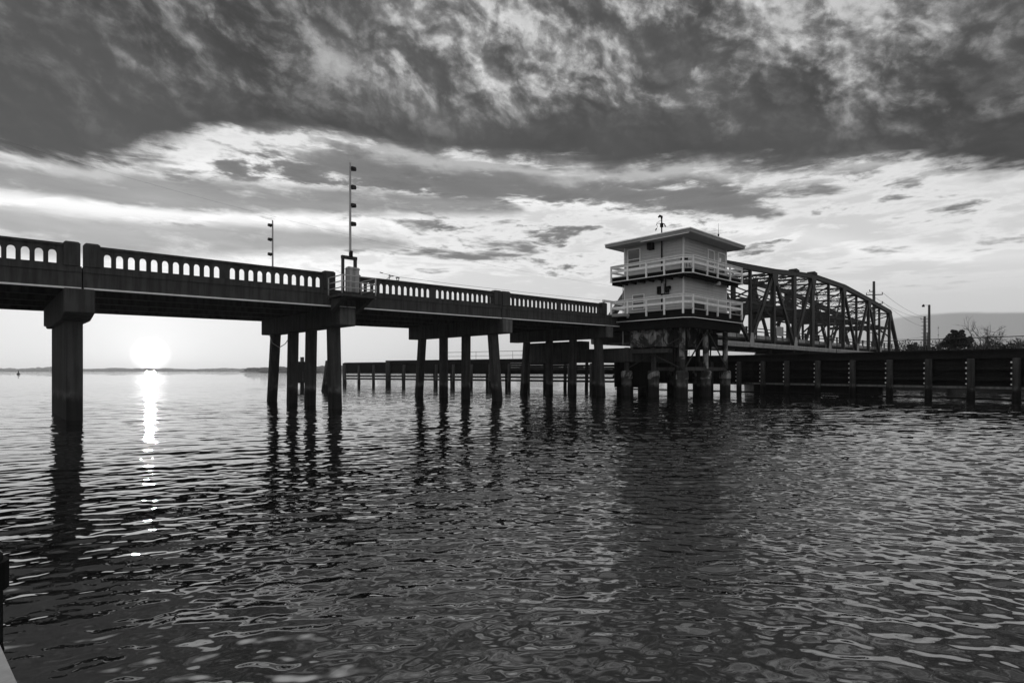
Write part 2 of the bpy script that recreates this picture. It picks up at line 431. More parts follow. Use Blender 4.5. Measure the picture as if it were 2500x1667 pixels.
for v0, sg in ((24.05, 1), (34.10, -1)):
    for p in PANELS: railing(*p, v0=v0, sgn=sg)
    a_, b_ = (23.95, 24.34) if sg > 0 else (33.81, 34.2)
    for q in ((-7.9, -7.36), (1.95, 2.4), (2.5, 2.95), (11.03, 11.55), (12.42, 12.79), (21.09, 21.63), (21.69, 22.29), (30.87, 31.4)):
        pylon(*q, v0=a_, v1=b_)
for u0, u1 in ((-26, -7.62), (-7.58, 2.44), (2.48, 12.1), (12.14, 21.66), (21.70, 31.9), (31.94, 41.6)):
    b = MB(); b.box(u0, u1, 24.0, 34.16, 5.06, ZO0 - .045)
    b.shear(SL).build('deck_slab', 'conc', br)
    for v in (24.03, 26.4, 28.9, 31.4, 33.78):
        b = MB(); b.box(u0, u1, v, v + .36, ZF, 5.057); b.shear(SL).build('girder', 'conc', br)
    b = MB(); b.box(u0 + .02, u1 - .02, 23.93, 24.025, ZF - .02, ZF + .035)
    b.shear(SL).build('lit_edge_strip', 'trim', br)  # white strip: light caught by the girder's lower edge, put into the colour
for v0 in (23.97, 34.13):     # raised approach before the first pier, outside the picture
    b = MB(); b.box(-26, -7.92, v0, v0 + .1, ZO0 - .04, ZC); b.shear(SL).build('parapet', 'conc', br)
# wall pier with hammerhead cap
def pier(u):
    zc = ZF + SL * u; q = MB()
    q.prism([(25.2, -1.5), (31.1, -1.5), (31.1, 3.55), (25.2, 3.55)], 'x', u - .27, u + .20)
    o = q.build('pier', 'conc', br, bevel=.04)
    q = MB(); q.prism([(23.9, zc - .004), (23.9, zc - .82), (25.1, zc - 1.02), (31.1, zc - 1.0), (31.6, zc - .82), (32.5, zc - .82), (32.5, zc - .004)], 'x', u - .45, u + .40)
    q.build('pier_cap', 'conc', o, bevel=.03)
pier(2.4); pier(-7.6)
def pile_mb(a, b, w):
    """square concrete pile with cut corners from a (foot) to b (head)"""
    m = MB(); a, b = Vector(a), Vector(b); c = w * .14
    pts = [(-w / 2 + c, -w / 2), (w / 2 - c, -w / 2), (w / 2, -w / 2 + c), (w / 2, w / 2 - c), (w / 2 - c, w / 2), (-w / 2 + c, w / 2), (-w / 2, w / 2 - c), (-w / 2, -w / 2 + c)]
    vs = [a + Vector((p[0], p[1], 0)) for p in pts] + [b + Vector((p[0], p[1], 0)) for p in pts]
    return m.add(vs, [(i, (i + 1) % 8, 8 + (i + 1) % 8, 8 + i) for i in range(8)] + [tuple(range(8, 16)), tuple(reversed(range(8)))])
for u, vv in ((12.1, [(25.13, 25.3), (27.92, 27.77), (30.21, 30.05), (33.1, 32.54)]),
              (22.0, [(24.77, 25.17), (27.74, 27.7), (30.06, 30.06), (32.92, 32.52)]),
              (31.6, [(24.64, 24.89), (27.24, 27.2), (29.59, 29.59), (32.41, 32.04)])):
    zc = ZF + SL * u; q = MB(); q.box(u - .42, u + .42, 23.88, 33.6, zc - .84, zc - .004)
    cap = q.build('bent_cap', 'conc', br, bevel=.03)
    q = MB(); q.box(u - .36, u + .38, 23.872, 23.879, zc - .78, zc - .06); q.build('pale_end_plate', 'conc_cap', cap)  # thin plate, paler than the cap, over its near end
    for i, (vb_, vt_) in enumerate(vv):
        d = (vb_ - vt_) / 3.7
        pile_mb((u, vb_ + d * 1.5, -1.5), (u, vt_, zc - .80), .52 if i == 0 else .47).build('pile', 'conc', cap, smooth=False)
# pale plates and hanging cable on the bents
q = MB(); q.tube([(11.95, 32.9, 4.35), (11.8, 32.75, 3.9), (11.75, 32.1, 3.3), (11.8, 31.2, 3.02), (11.85, 30.5, 3.2), (11.9, 30.1, 3.5)], .022, 6)
q.build('hanging_cable', 'galv', br, smooth=True)
# cable brackets on the rail
q = MB()
q.tube([(14.35, 24.1, 6.15), (14.42, 24.05, 6.33), (14.32, 24.0, 6.40)], .02, 5); q.tube([(14.35, 24.1, 6.33), (14.6, 24.05, 6.36)], .022, 5)
q.tube([(14.2, 24.1, 6.14), (14.38, 24.1, 6.28)], .014, 5)
q.build('cable_bracket', 'dark', br)
q = MB(); q.tube([(14.86, 24.1, 6.14), (14.80, 24.1, 6.24), (14.80, 24.1, 6.33)], .02, 5); q.tube([(14.86, 24.1, 6.14), (14.93, 24.1, 6.24), (14.92, 24.1, 6.33)], .02, 5)
q.box(14.77, 14.95, 24.06, 24.14, 6.30, 6.34); q.build('cable_bracket', 'dark', br)
q = MB(); q.tube([(13.85, 24.0, 6.44), (14.35, 24.0, 6.385), (14.86, 24.05, 6.35), (18, 24.1, 6.36), (24, 24.15, 6.45), (31, 24.2, 6.6)], .009, 4)
q.tube([(13.82, 24.0, 6.445), (13.98, 24.0, 6.425)], .022, 5)
q.build('rail_cable', 'dark', br)
# ------------------------------------------------------------------ gate platform and barrier gates
pf = thing('gate_platform', 'small pipe-railed platform bracketed out from the balustrade under the tall barrier arm', 'platform', (12, 23.3, 5.0))
q = MB(); q.box(11.15, 12.85, 22.55, 23.9, 4.96, 5.08); q.build('platform_slab', 'conc', pf)
for x in (11.3, 12.5):
    q = MB(); q.prism([(22.6, 4.955), (23.88, 4.955), (23.88, 4.4)], 'x', x, x + .2); q.build('bracket', 'conc', pf)
for (x, y) in ((11.2, 23.9), (11.2, 22.6), (12.8, 22.6), (12.8, 23.9)):
    q = MB(); q.tube([(x, y, 4.95), (x, y, 5.88)], .032, 8); q.build('post', 'galv', pf, smooth=True)
for z in (5.86, 5.60, 5.34):
    q = MB(); q.tube([(11.2, 23.9, z), (11.2, 22.6, z)], .024, 8); q.tube([(11.2, 22.6, z), (12.8, 22.6, z)], .024, 8); q.tube([(12.8, 22.6, z), (12.8, 23.9, z)], .024, 8)
    q.build('rail', 'galv', pf, smooth=True)
def gate(name, label, loc, top, side, nl, lamps, scale=1.0):
    g_ = thing(name, label, 'barrier gate', loc, 'raised barrier gates')
    x, y, z = loc
    q = MB()
    q.box(x - .36, x - .26, y - .06, y + .06, z, z + 1.72); q.box(x + .22, x + .34, y - .06, y + .06, z, z + 1.68)
    q.box(x - .37, x + .35, y - .07, y + .07, z + 1.60, z + 1.74); q.build('stand', 'steel', g_)
    q = MB(); q.box(x - .24, x + .34, y - .28, y - .075, z + .12, z + 1.12); q.prism([(x - .28, z + 1.12), (x + .38, z + 1.12), (x + .33, z + 1.22), (x - .18, z + 1.24)], 'y', y - .30, y - .07)
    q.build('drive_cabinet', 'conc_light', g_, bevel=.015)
    q = MB(); q.box(x + .0, x + .12, y - .1, y + .05, z + 1.70, z + 1.98); q.build('hinge_block', 'dark', g_)
    q = MB(); q.prism([(x - .02, z + 1.9), (x + .075, z + 1.9), (x + .06, top), (x - .015, top + .04)], 'y', y - .055, y - .005)
    q.build('arm', 'signal', g_)
    for zz_ in lamps:
        q = MB(); sx = side
        q.box(min(x + .02 * sx, x + .10 * sx) + .02, max(x + .02 * sx, x + .10 * sx) + .02, y - .09, y + .03, zz_ - .06, zz_ + .06)
        q.tube([(x + .08 * sx + .02, y - .03, zz_ - .02), (x + .27 * sx + .02, y - .03, zz_ + .0)], [.095, .075], 10)
        q.box(min(x + .05 * sx, x + .26 * sx) + .02, max(x + .05 * sx, x + .26 * sx) + .02, y - .10, y + .04, zz_ + .06, zz_ + .085)
        q.build('warning_lamp', 'lens', g_)
    return g_
gate('barrier_gate', 'tallest raised barrier arm, four lamps on its right side, on the pipe-railed platform', (11.84, 23.2, 5.08), 10.95, 1, 4, (10.72, 9.90, 9.09, 8.27))
gate('barrier_gate', 'raised barrier arm with three lamps on its left side behind the balustrade', (12.65, 34.6, 5.10), 10.75, -1, 3, (10.45, 9.60, 8.72))
gate('barrier_gate', 'small distant raised barrier arm right of the street lamp pole', (135.75, 23.6, 4.6), 10.5, 1, 4, (10.1, 8.7, 7.3, 5.9))
# ------------------------------------------------------------------ swing span
UC, HP = 75.67, 5.865
ZT = {-6: 11.2, -5: 11.6, -4: 12.0, -3: 12.33, -2: 12.69, -1: 13.15, 0: 13.52, 1: 13.47, 2: 13.41, 3: 12.99, 4: 12.56, 5: 12.06, 6: 11.57}
ZB = 4.45; VN, VF = 25.9, 33.3
def nu(i): return {-5: 42.0, -4: 49.5}.get(i, UC + HP * i)   # the near arm is the shorter one
NL = -5
sw = thing('swing_span', 'dark steel truss swing span with arched top chord beyond the bridge house', 'bridge', (UC, 29.6, 4))
for v in (VN, VF):
    q = MB(); q.box(nu(-5) - .5, nu(7) + .6, v - .22, v + .22, ZB - .02, ZB + .24); q.box(nu(-5) - .5, nu(7) + .6, v - .16, v + .16, ZB - .24, ZB - .02)
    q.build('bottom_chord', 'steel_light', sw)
    tops = [-4, -2, -1, 0, 2, 4, 6]
    for a, b in zip(tops[:-1], tops[1:]):
        q = MB(); q.beam((nu(a), v, ZT[a]), (nu(b), v, ZT[b]), .46, .5); q.beam((nu(a), v, ZT[a] + .27), (nu(b), v, ZT[b] + .27), .6, .04); q.build('top_chord', 'steel', sw)
    for sgn in (-1, 1):
        i0, i1 = (7, 6) if sgn > 0 else (-5, -4)
        q = MB(); q.beam((nu(i0), v, ZB + .2), (nu(i1), v, ZT[i1] + .2), .5, .52); q.build('end_post', 'steel', sw)
    for i in range(-4, 7):
        wd = .72 if i in (-1, 0) else (.42 if i % 2 == 0 else .30)
        if i in (-1, 0):
            q = MB()
            for s_ in (-1, 1): q.ibeam((nu(i) + s_ * wd / 2.6, v, ZB), (nu(i) + s_ * wd / 2.6, v, ZT[i]), .3, .3, (0, 1, 0), .05)
            q.beam((nu(i), v - .14, ZB), (nu(i), v - .14, ZT[i]), .03, wd * .92, (1, 0, 0))
            q.beam((nu(i), v, ZT[i] + .42), (nu(i) + .01, v, ZT[i] + .50), .9, .9)
            q.box(nu(i) - .62, nu(i) + .62, v - .4, v + .4, ZT[i] + .25, ZT[i] + .42)
        else:
            q = MB(); q.ibeam((nu(i), v, ZB), (nu(i), v, ZT[i]), wd, wd * .9, (0, 1, 0), .05)
        q.build('vertical', 'steel', sw)
    for i in range(-4, 6):
        a, b = i, i + 1
        lo_, hi_ = (a, b) if a % 2 else (b, a)
        p0 = (nu(lo_), v, ZB + .2); p1 = (nu(hi_), v, ZT[hi_] - .1)
        q = MB()
        if abs(lo_) == 1 and hi_ in (0, 2, -2) and v == VN and lo_ == 1:
            q.lace(p0, p1, .42, (1, 0, .25), 16, .05)
        else:
            q.ibeam(p0, p1, .34 if abs(i) > 3 else .42, .30, (0, 1, 0), .05)
        q.build('diagonal', 'steel', sw)
    for i in range(-5, 8):
        if i % 2:
            q = MB(); q.prism([(nu(i) - .5, ZB - .2), (nu(i) + .5, ZB - .2), (nu(i) + .5, ZB + .35), (nu(i) + .28, ZB + 1.25), (nu(i) - .28, ZB + 1.25), (nu(i) - .5, ZB + .35)], 'y', v - .235, v - .225)
            q.prism([(nu(i) - .5, ZB - .2), (nu(i) + .5, ZB - .2), (nu(i) + .5, ZB + .35), (nu(i) + .28, ZB + 1.25), (nu(i) - .28, ZB + 1.25), (nu(i) - .5, ZB + .35)], 'y', v + .225, v + .235)
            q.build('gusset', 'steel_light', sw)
        elif abs(i) <= 6:
            z = ZT[i]
            q = MB(); q.prism([(nu(i) - .8, z + .1), (nu(i) + .8, z + .1), (nu(i) + .7, z - .7), (nu(i) + .3, z - 1.5), (nu(i) - .3, z - 1.5), (nu(i) - .7, z - .7)], 'y', v - .245, v - .235)
            q.prism([(nu(i) - .8, z + .1), (nu(i) + .8, z + .1), (nu(i) + .7, z - .7), (nu(i) + .3, z - 1.5), (nu(i) - .3, z - 1.5), (nu(i) - .7, z - .7)], 'y', v + .235, v + .245)
            q.build('gusset', 'steel', sw)
    # horizontal sub-strut at mid height in the tall panels
    for a, b in ((-3, -1), (1, 3)):
        q = MB(); q.ibeam((nu(a), v, 8.9), (nu(b), v, 8.9), .2, .22); q.build('sub_strut', 'steel', sw)
for i in range(-4, 7):
    q = MB(); q.lace((nu(i), VN, ZT[i] - .28), (nu(i), VF, ZT[i] - .28), .5, (0, 0, 1), 14, .05); q.build('top_strut', 'steel', sw)
    if True:
        zl = 9.15 if abs(i) < 5 else 8.9
        dp = .42 if abs(i) > 2 else .85
        q = MB(); q.beam((nu(i), VN, zl), (nu(i), VF, zl), .3, dp)
        q.beam((nu(i), VN + .1, zl), (nu(i), VF, ZT[i] - .6), .14, .16); q.beam((nu(i) + .08, VF - .1, zl), (nu(i) + .08, VN, ZT[i] - .6), .14, .16)
        q.beam((nu(i), VN, zl - 1.5), (nu(i), VN + 1.5, zl - .1), .2, .2); q.beam((nu(i), VF, zl - 1.5), (nu(i), VF - 1.5, zl - .1), .2, .2)
        q.build('sway_frame', 'steel', sw)
for i in range(-4, 6):
    q = MB(); q.lace((nu(i), VN, ZT[i] - .1), (nu(i + 1), VF, ZT[i + 1] - .1), .3, (0, 0, 1), 14, .05); q.beam((nu(i), VF, ZT[i] - .3), (nu(i + 1), VN, ZT[i + 1] - .3), .16, .18)
    q.beam((nu(i), VN, 9.3), (nu(i + 1), VF, 9.3), .12, .12) if abs(i) < 4 else None
    q.build('lateral_brace', 'steel', sw)
for i in range(-5, 8):
    q = MB(); q.ibeam((nu(i), VN + .1, 4.62), (nu(i), VF - .1, 4.62), .3, .7); q.build('floor_beam', 'steel', sw)
q = MB(); q.box(nu(-5) - .3, nu(7) + .5, VN + .5, VF - .5, 4.98, 5.2); q.build('deck', 'steel', sw)
for v in (27.2, 28.7, 30.4, 32.0):
    q = MB(); q.ibeam((nu(-5), v, 4.72), (nu(7), v, 4.72), .2, .5); q.build('stringer', 'steel', sw)
# machine house beams around the pivot
q = MB(); q.box(nu(-2) + 1.5, nu(2) - 2.5, 28.2, 28.7, 8.85, 9.45); q.box(nu(-2) + 1.5, nu(2) - 2.5, 30.6, 31.1, 8.85, 9.45); q.box(nu(-1) - .8, nu(1) - 1.0, 28.7, 30.6, 8.95, 9.35)
q.build('machinery_platform', 'steel', sw)
# guard rails with kerb panels
for v in (VN + .55, VF - .55):
    for z, h_ in ((6.28, .08), (5.92, .10)):
        q = MB(); q.box(nu(-5) - .3, nu(7) + .5, v - .05, v + .05, z, z + h_); q.build('guard_rail', 'steel', sw)
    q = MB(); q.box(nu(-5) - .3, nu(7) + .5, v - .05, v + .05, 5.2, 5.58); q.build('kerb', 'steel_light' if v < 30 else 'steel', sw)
    i = 0; x = nu(-5)
    while x < nu(7) + .5:
        q = MB(); q.box(x - .07, x + .07, v - .09, v + .09, 5.15, 6.42); q.build('rail_post', 'steel', sw); x += 2.35
sg = thing('sign', 'blank grey rectangular board fixed low inside the near truss', 'sign', (66.4, 26.25, 5.6))
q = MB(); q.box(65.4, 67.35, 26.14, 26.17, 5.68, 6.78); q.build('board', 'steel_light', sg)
for x in (65.6, 67.05):
    q = MB(); q.box(x, x + .08, 26.18, 26.24, 5.2, 6.7); q.build('bracket', 'steel', sg)
# pivot pier
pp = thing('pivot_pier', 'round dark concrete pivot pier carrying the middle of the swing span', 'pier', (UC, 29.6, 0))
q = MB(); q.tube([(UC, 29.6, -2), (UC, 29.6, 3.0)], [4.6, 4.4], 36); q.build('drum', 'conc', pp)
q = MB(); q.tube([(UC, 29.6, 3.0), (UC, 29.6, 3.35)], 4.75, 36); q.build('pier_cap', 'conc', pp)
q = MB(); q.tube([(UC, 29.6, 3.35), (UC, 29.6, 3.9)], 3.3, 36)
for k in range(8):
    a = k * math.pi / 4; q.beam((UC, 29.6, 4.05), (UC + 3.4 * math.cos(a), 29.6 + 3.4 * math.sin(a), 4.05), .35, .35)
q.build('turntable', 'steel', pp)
# far end: rest pier, causeway deck
ab = thing('far_abutment', 'dark concrete abutment and causeway where the truss meets the bank', 'abutment', (120, 29.6, 0))
q = MB(); q.box(117.2, 119.5, 23.5, 35.5, -1, 4.15); q.build('wall', 'conc', ab)
q = MB(); q.box(117.5, 175, 24.2, 35, 4.6, 5.2); q.build('deck_slab', 'conc', ab)
for x in (128, 138, 148, 158, 168):
    q = MB(); q.box(x - .4, x + .4, 24.4, 34.8, -1, 4.6); q.build('pier', 'conc', ab)
for v in (24.2, 34.8):
    q = MB(); q.box(117.6, 175, v, v + .2, 5.2, 5.75)
    for k in range(24): q.box(118 + k * 2.4, 118.2 + k * 2.4, v, v + .2, 5.75, 6.2)
    q.box(117.6, 175, v - .01, v + .21, 6.1, 6.25)
    q.build('parapet', 'conc', ab)
q = MB(); q.box(116.6, 117.4, 23.4, 24.6, 4.2, 6.35); q.box(118.6, 119.1, 23.6, 24.1, 5.2, 6.7); q.build('end_block', 'conc', ab)
# ------------------------------------------------------------------ pier under the bridge house
hp = thing('house_pier', 'dark concrete pile platform with pale streaked columns under the bridge house', 'pier', (36.5, 21.5, 0))
q = MB(); q.box(32.95, 40.3, 23.0, 27.6, 2.37, 3.36); q.box(32.95, 34.0, 27.6, 33.4, 2.37, 4.0); q.build('pile_cap', 'conc', hp, bevel=.03)
q = MB(); q.box(33.15, 39.9, 20.3, 23.3, 3.365, 4.95); q.build('upper_wall', 'conc_patch', hp, bevel=.03)  # pale blotches paint in the light falling on this wall
q = MB(); q.box(32.85, 33.35, 20.1, 22.9, 2.95, 3.22); q.build('ledge', 'conc', hp)
for u in (33.35, 36.42, 39.3):
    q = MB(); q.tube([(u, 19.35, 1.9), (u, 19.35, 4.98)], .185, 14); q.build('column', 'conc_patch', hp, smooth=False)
for u in (33.35, 36.42, 39.3):
    for v in (19.35, 21.5, 23.7, 26.4):
        q = MB(); q.tube([(u, v, -1.5), (u, v, 1.62 if v < 24 else 2.4)], .37, 16)
        o = q.build('pile', 'conc', hp)
        if v < 26:
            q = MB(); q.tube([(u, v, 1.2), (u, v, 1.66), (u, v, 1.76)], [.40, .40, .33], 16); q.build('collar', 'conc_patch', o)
            if v > 20:
                q = MB(); q.tube([(u, v, 1.7), (u, v, 3.4)], .17, 10); q.build('stub', 'conc', o)
q = MB(); q.beam((33.2, 19.5, 1.98), (33.2, 23.7, 3.9), .07, .07); q.beam((33.3, 23.5, 1.98), (33.3, 19.5, 3.9), .07, .07)
q.beam((33.5, 19.2, 2.0), (36.2, 19.2, 4.4), .07, .07); q.beam((36.6, 19.2, 4.4), (39.1, 19.2, 2.0), .07, .07)
q.build('cross_brace', 'steel', hp)
for u_, v_ in ((34.6, 19.9), (35.2, 20.1), (37.6, 19.8), (38.3, 20.0), (33.5, 20.1)):
    q = MB(); q.tube([(u_, v_, 2.0), (u_ + .1, v_, 3.5), (u_ + .05, v_ + .1, 4.9)], .055, 6); q.build('conduit', 'dark', hp)
q = MB(); q.box(37.2, 38.9, 19.7, 20.2, 3.5, 4.4); q.build('winch_housing', 'dark', hp)
for u_, v_ in ((34.9, 20.6), (37.9, 20.6), (34.9, 22.6), (38.0, 22.6)):
    q = MB(); q.tube([(u_, v_, -1.5), (u_, v_, 2.4)], .19, 10); q.build('timber_prop', 'timber_pile', hp)
q = MB(); q.box(33.9, 39.6, 25.1, 25.2, .55, 2.37); q.box(34.4, 34.5, 21.9, 25.1, .55, 2.37); q.build('gap_blocker', 'timber', hp)  # dark sheets added behind the piles to block bright gaps
for v in (19.35, 21.5):
    q = MB(); q.beam((33.3, v, 1.88), (39.4, v, 1.88), .2, .24); q.build('tie_beam', 'conc', hp)
# ------------------------------------------------------------------ bridge house
hs = thing('bridge_house', 'two-storey clapboard bridge tender house with two railed balconies and flat overhanging roof', 'building', (36.5, 21.5, 5))
X0, X1, Y0, Y1 = 33.6, 39.55, 19.4, 24.05
def clap(z0, z1, name):
    q = MB(); q.box(X0 + .03, X1 - .03, Y0 + .03, Y1 - .03, z0, z1)
    n = round((z1 - z0) / .19); d = (z1 - z0) / n
    for i in range(n):
        a, b = z0 + i * d, z0 + (i + 1) * d; t0, t1 = .046, .004
        for sx, x in ((-1, X0), (1, X1)):
            q.add([(x + sx * t0, Y0, a), (x + sx * t0, Y1, a), (x + sx * t1, Y1, b), (x + sx * t1, Y0, b), (x - sx * .03, Y0, a), (x - sx * .03, Y1, a)],
                  [(0, 1, 2, 3), (0, 1, 5, 4)])
        for sy, y in ((-1, Y0), (1, Y1)):
            q.add([(X0, y + sy * t0, a), (X1, y + sy * t0, a), (X1, y + sy * t1, b), (X0, y + sy * t1, b), (X0, y - sy * .03, a), (X1, y - sy * .03, a)],
                  [(0, 1, 2, 3), (0, 1, 5, 4)])
    o = q.build(name, 'siding', hs, recalc=False)
    q = MB()
    for x in (X0, X1):
        for y in (Y0, Y1): q.box(x - .045, x + .045, y - .045, y + .045, z0, z1)
    q.build('corner_board', 'trim', o)
clap(5.62, 7.95, 'lower_wall'); clap(8.36, 10.52, 'upper_wall')
# roof: thin flat slab, low hip on top
q = MB(); q.box(32.52, 40.2, 18.33, 24.95, 10.52, 10.545); q.build('soffit', 'soffit', hs)
q = MB()
q.box(32.5, 40.22, 18.31, 24.97, 10.55, 10.77)
q.add([(32.5, 18.31, 10.772), (40.22, 18.31, 10.772), (40.22, 24.97, 10.772), (32.5, 24.97, 10.772), (35.6, 21.3, 11.0), (37.2, 21.3, 11.0), (37.2, 22.0, 11.0), (35.6, 22.0, 11.0)],
      [(0, 1, 5, 4), (1, 2, 6, 5), (2, 3, 7, 6), (3, 0, 4, 7), (4, 5, 6, 7)])
q.build('roof', 'roof', hs)
q = MB(); q.box(32.44, 40.28, 18.25, 18.305, 10.72, 10.79); q.box(32.44, 32.495, 18.305, 24.97, 10.72, 10.79); q.build('drip_edge', 'trim', hs)
q = MB(); q.box(32.52, 32.56, 18.4, 22.0, 10.47, 10.515); q.build('loose_trim', 'trim', hs)
def balcony(zf, zr, fh, vend, nb):
    """walk slab at zf, rail top at zr"""
    ch = .45
    poly = [(32.6, 18.41 + ch), (32.6 + ch, 18.41), (40.1, 18.41), (40.1, vend), (32.6, vend)]
    q = MB(); q.prism(poly, 'z', zf - .06, zf); d_ = q.build('balcony_floor', 'soffit', hs)
    q = MB(); pin = [(32.68, 18.5 + ch), (32.68 + ch, 18.5), (40.02, 18.5), (40.02, vend - .05), (32.68, vend - .05)]
    q.prism(pin, 'z', zf - fh, zf - .065); q.build('balcony_frame', 'dark', d_)
    q = MB(); pp_ = [(32.57, vend), (32.57, 18.41 + ch - .02), (32.58 + ch, 18.38), (40.13, 18.38), (40.13, 19.8)]
    for a, b in zip(pp_[:-1], pp_[1:]): q.beam((a[0], a[1], zf - fh + .02), (b[0], b[1], zf - fh + .02), .03, .045)
    q.build('edge_strip', 'trim', d_)
    left = [(32.62, v) for v in (18.86, 20.22, 21.60, 23.12, vend - .08)]
    right = [(u, 18.43) for u in (33.10, 34.91, 36.35, 38.16, 39.98)]
    back_ = [(39.98, v) for v in (20.3, 22.2, vend - .08)]
    bk2 = [(u, vend - .08) for u in (38.2, 36.4, 34.5)]
    loop = left[::-1] + right + back_ + bk2 + [left[-1]]
    pts = loop[:-1]
    for (x, y) in pts:
        q = MB(); q.box(x - .05, x + .05, y - .05, y + .05, zf - .35, zr - .03); q.build('baluster_post', 'trim', d_)
    for a, b in zip(loop[:-1], loop[1:]):
        o = Vector((0, 0, 0))
        q = MB(); q.beam((a[0], a[1], zr), (b[0], b[1], zr), .16, .04); q.beam((a[0], a[1], zr - .10), (b[0], b[1], zr - .10), .035, .12)
        q.beam((a[0], a[1], zf + (zr - zf) * .46), (b[0], b[1], zf + (zr - zf) * .46), .035, .15)
        q.build('rail', 'trim', d_)
    return d_
balcony(8.36, 9.13, .36, 24.6, 0)
balcony(5.77, 6.66, .62, 24.6, 0)
# the lower walkway reaches over to the bridge deck
q = MB(); q.box(32.0, 33.4, 23.0, 24.65, 5.5, 5.68); q.build('walkway', 'soffit', hs)
q = MB(); q.box(31.9, 33.0, 24.62, 24.78, 6.62, 6.76); q.box(31.95, 32.05, 24.65, 24.75, 5.7, 6.62); q.build('rail_end', 'trim', hs)
# joist ends under the balconies
for z0, z1 in ((7.82, 7.99), (4.95, 5.14)):
    q = MB()
    for k in range(9): q.box(32.75, 40.0, 18.7 + k * .72, 18.78 + k * .72, z0, z1)
    q.build('joist', 'dark', hs)
q = MB(); q.box(32.8, 40.0, 18.6, 19.0, 4.55, 5.14); q.box(32.8, 33.15, 19.0, 24.5, 4.55, 5.14); q.box(39.6, 40.0, 19.0, 24.5, 4.55, 5.14); q.build('support_beam', 'dark', hs)
def window_x(x, y0, y1, z0, z1, pane_cover=False):            # on the x = X0 wall
    q = MB(); t = .075
    q.box(x - .06, x, y0 - t, y0, z0 - t, z1 + t); q.box(x - .06, x, y1, y1 + t, z0 - t, z1 + t); q.box(x - .06, x, y0, y1, z1, z1 + t); q.box(x - .075, x, y0 - t, y1 + t, z0 - t, z0)
    zm = z0 + (z1 - z0) * .48; q.box(x - .045, x, y0, y1, zm - .025, zm + .025)
    o = q.build('window', 'trim', hs)
    q = MB(); q.box(x - .032, x - .026, y0, y1, z0, z1); q.build('pane', 'glass', o)
    if pane_cover:
        q = MB()
        for k in range(3): q.box(x - .05, x - .035, y0 + .03, y1 - .03, z0 + .10 + k * .16, z0 + .145 + k * .16)
        q.build('louvre', 'trim', o)
def window_y(y, x0, x1, z0, z1, cover=.25):             # on the y = Y0 wall
    q = MB(); t = .09
    q.box(x0 - t, x0, y - .06, y, z0 - t, z1 + t); q.box(x1, x1 + t, y - .06, y, z0 - t, z1 + t); q.box(x0, x1, y - .06, y, z1, z1 + t); q.box(x0 - t, x1 + t, y - .075, y, z0 - t, z0)
    zm = z0 + (z1 - z0) * .42; q.box(x0, x1, y - .045, y, zm - .025, zm + .025)
    o = q.build('window', 'trim', hs)
    q = MB(); q.box(x0, x1, y - .032, y - .026, z0, z1); q.build('pane', 'glass', o)
    q = MB(); q.box(x0 + .02, x1 - .02, y - .038, y - .034, z0 + (z1 - z0) * cover, z1 - .02); q.build('pane_cover', 'pane_cover', o)  # pale sheet over the glass, painted for the light the pane reflects
window_x(X0 - .02, 22.76, 23.70, 9.0, 10.28)
window_x(X0 - .02, 22.42, 23.30, 6.1, 7.05, True)
window_y(Y0 - .02, 36.82, 37.58, 8.75, 10.12, .42); window_y(Y0 - .02, 38.32, 39.22, 8.75, 10.12, .40)
q = MB(); q.box(34.9, 36.3, Y0 - .05, Y0 - .02, 5.75, 6.35); q.build('access_panel', 'steel', hs)
q = MB(); q.box(33.25, 33.58, 21.58, 21.98, 10.05, 10.515); q.build('loudspeaker', 'dark', hs)
# service mast and meter boxes
q = MB(); q.tube([(33.5, 20.97, 5.6), (33.5, 20.97, 12.1)], .045, 8)
q.tube([(33.5, 20.97, 12.0), (33.5, 20.97, 12.16), (33.42, 21.06, 12.22), (33.36, 21.14, 12.12)], [.05, .09, .09, .05], 8)
q.tube([(33.5, 20.97, 11.7), (33.42, 21.25, 11.75), (33.4, 21.35, 11.62)], .018, 5); q.tube([(33.5, 20.97, 11.75), (33.45, 20.72, 11.6), (33.45, 20.66, 11.42)], [.02, .03, .05], 5)
q.tube([(33.5, 20.97, 11.95), (33.4, 21.3, 11.78), (33.38, 21.22, 11.5), (33.38, 21.3, 11.38)], .012, 5); q.tube([(33.38, 21.3, 11.42), (33.36, 21.36, 11.27)], .04, 5)
q.box(33.4, 33.6, 20.9, 21.04, 11.45, 11.7)
q.build('service_mast', 'dark', hs, smooth=False)
q = MB(); q.box(33.38, 33.57, 20.75, 20.93, 6.95, 7.65); q.build('meter_box', 'steel_light', hs)
q = MB(); q.box(33.36, 33.57, 21.02, 21.26, 6.98, 7.45); q.box(33.40, 33.57, 20.42, 20.66, 7.02, 7.40); q.box(33.42, 33.57, 20.3, 20.5, 7.2, 7.42)
q.tube([(33.5, 20.68, 7.3), (33.5, 20.68, 7.95)], .035, 6); q.tube([(33.48, 21.3, 6.98), (33.48, 20.4, 6.92)], .04, 6); q.build('switch_box', 'dark', hs)
q = MB(); q.tube([(38.78, 19.6, 10.78), (38.78, 19.6, 12.4)], [.028, .006], 6); q.box(38.72, 38.84, 19.54, 19.66, 10.78, 10.95); q.tube([(38.62, 19.6, 11.55), (38.94, 19.6, 11.6)], .014, 5)
q.box(38.74, 38.82, 19.56, 19.64, 11.42, 11.62); q.build('antenna', 'dark', hs)
q = MB(); q.tube([(36.9, 18.9, 7.98), (36.9, 18.85, 7.86)], .03, 6); q.prism([(36.6, 7.62), (37.15, 7.66), (37.15, 7.86), (36.95, 7.9)], 'y', 18.6, 18.95); q.build('floodlight', 'steel_light', hs)
q = MB(); q.tube([(33.48, 24.12, 3.6), (33.48, 24.12, 8.3)], .035, 6); q.build('drain_pipe', 'galv', hs)
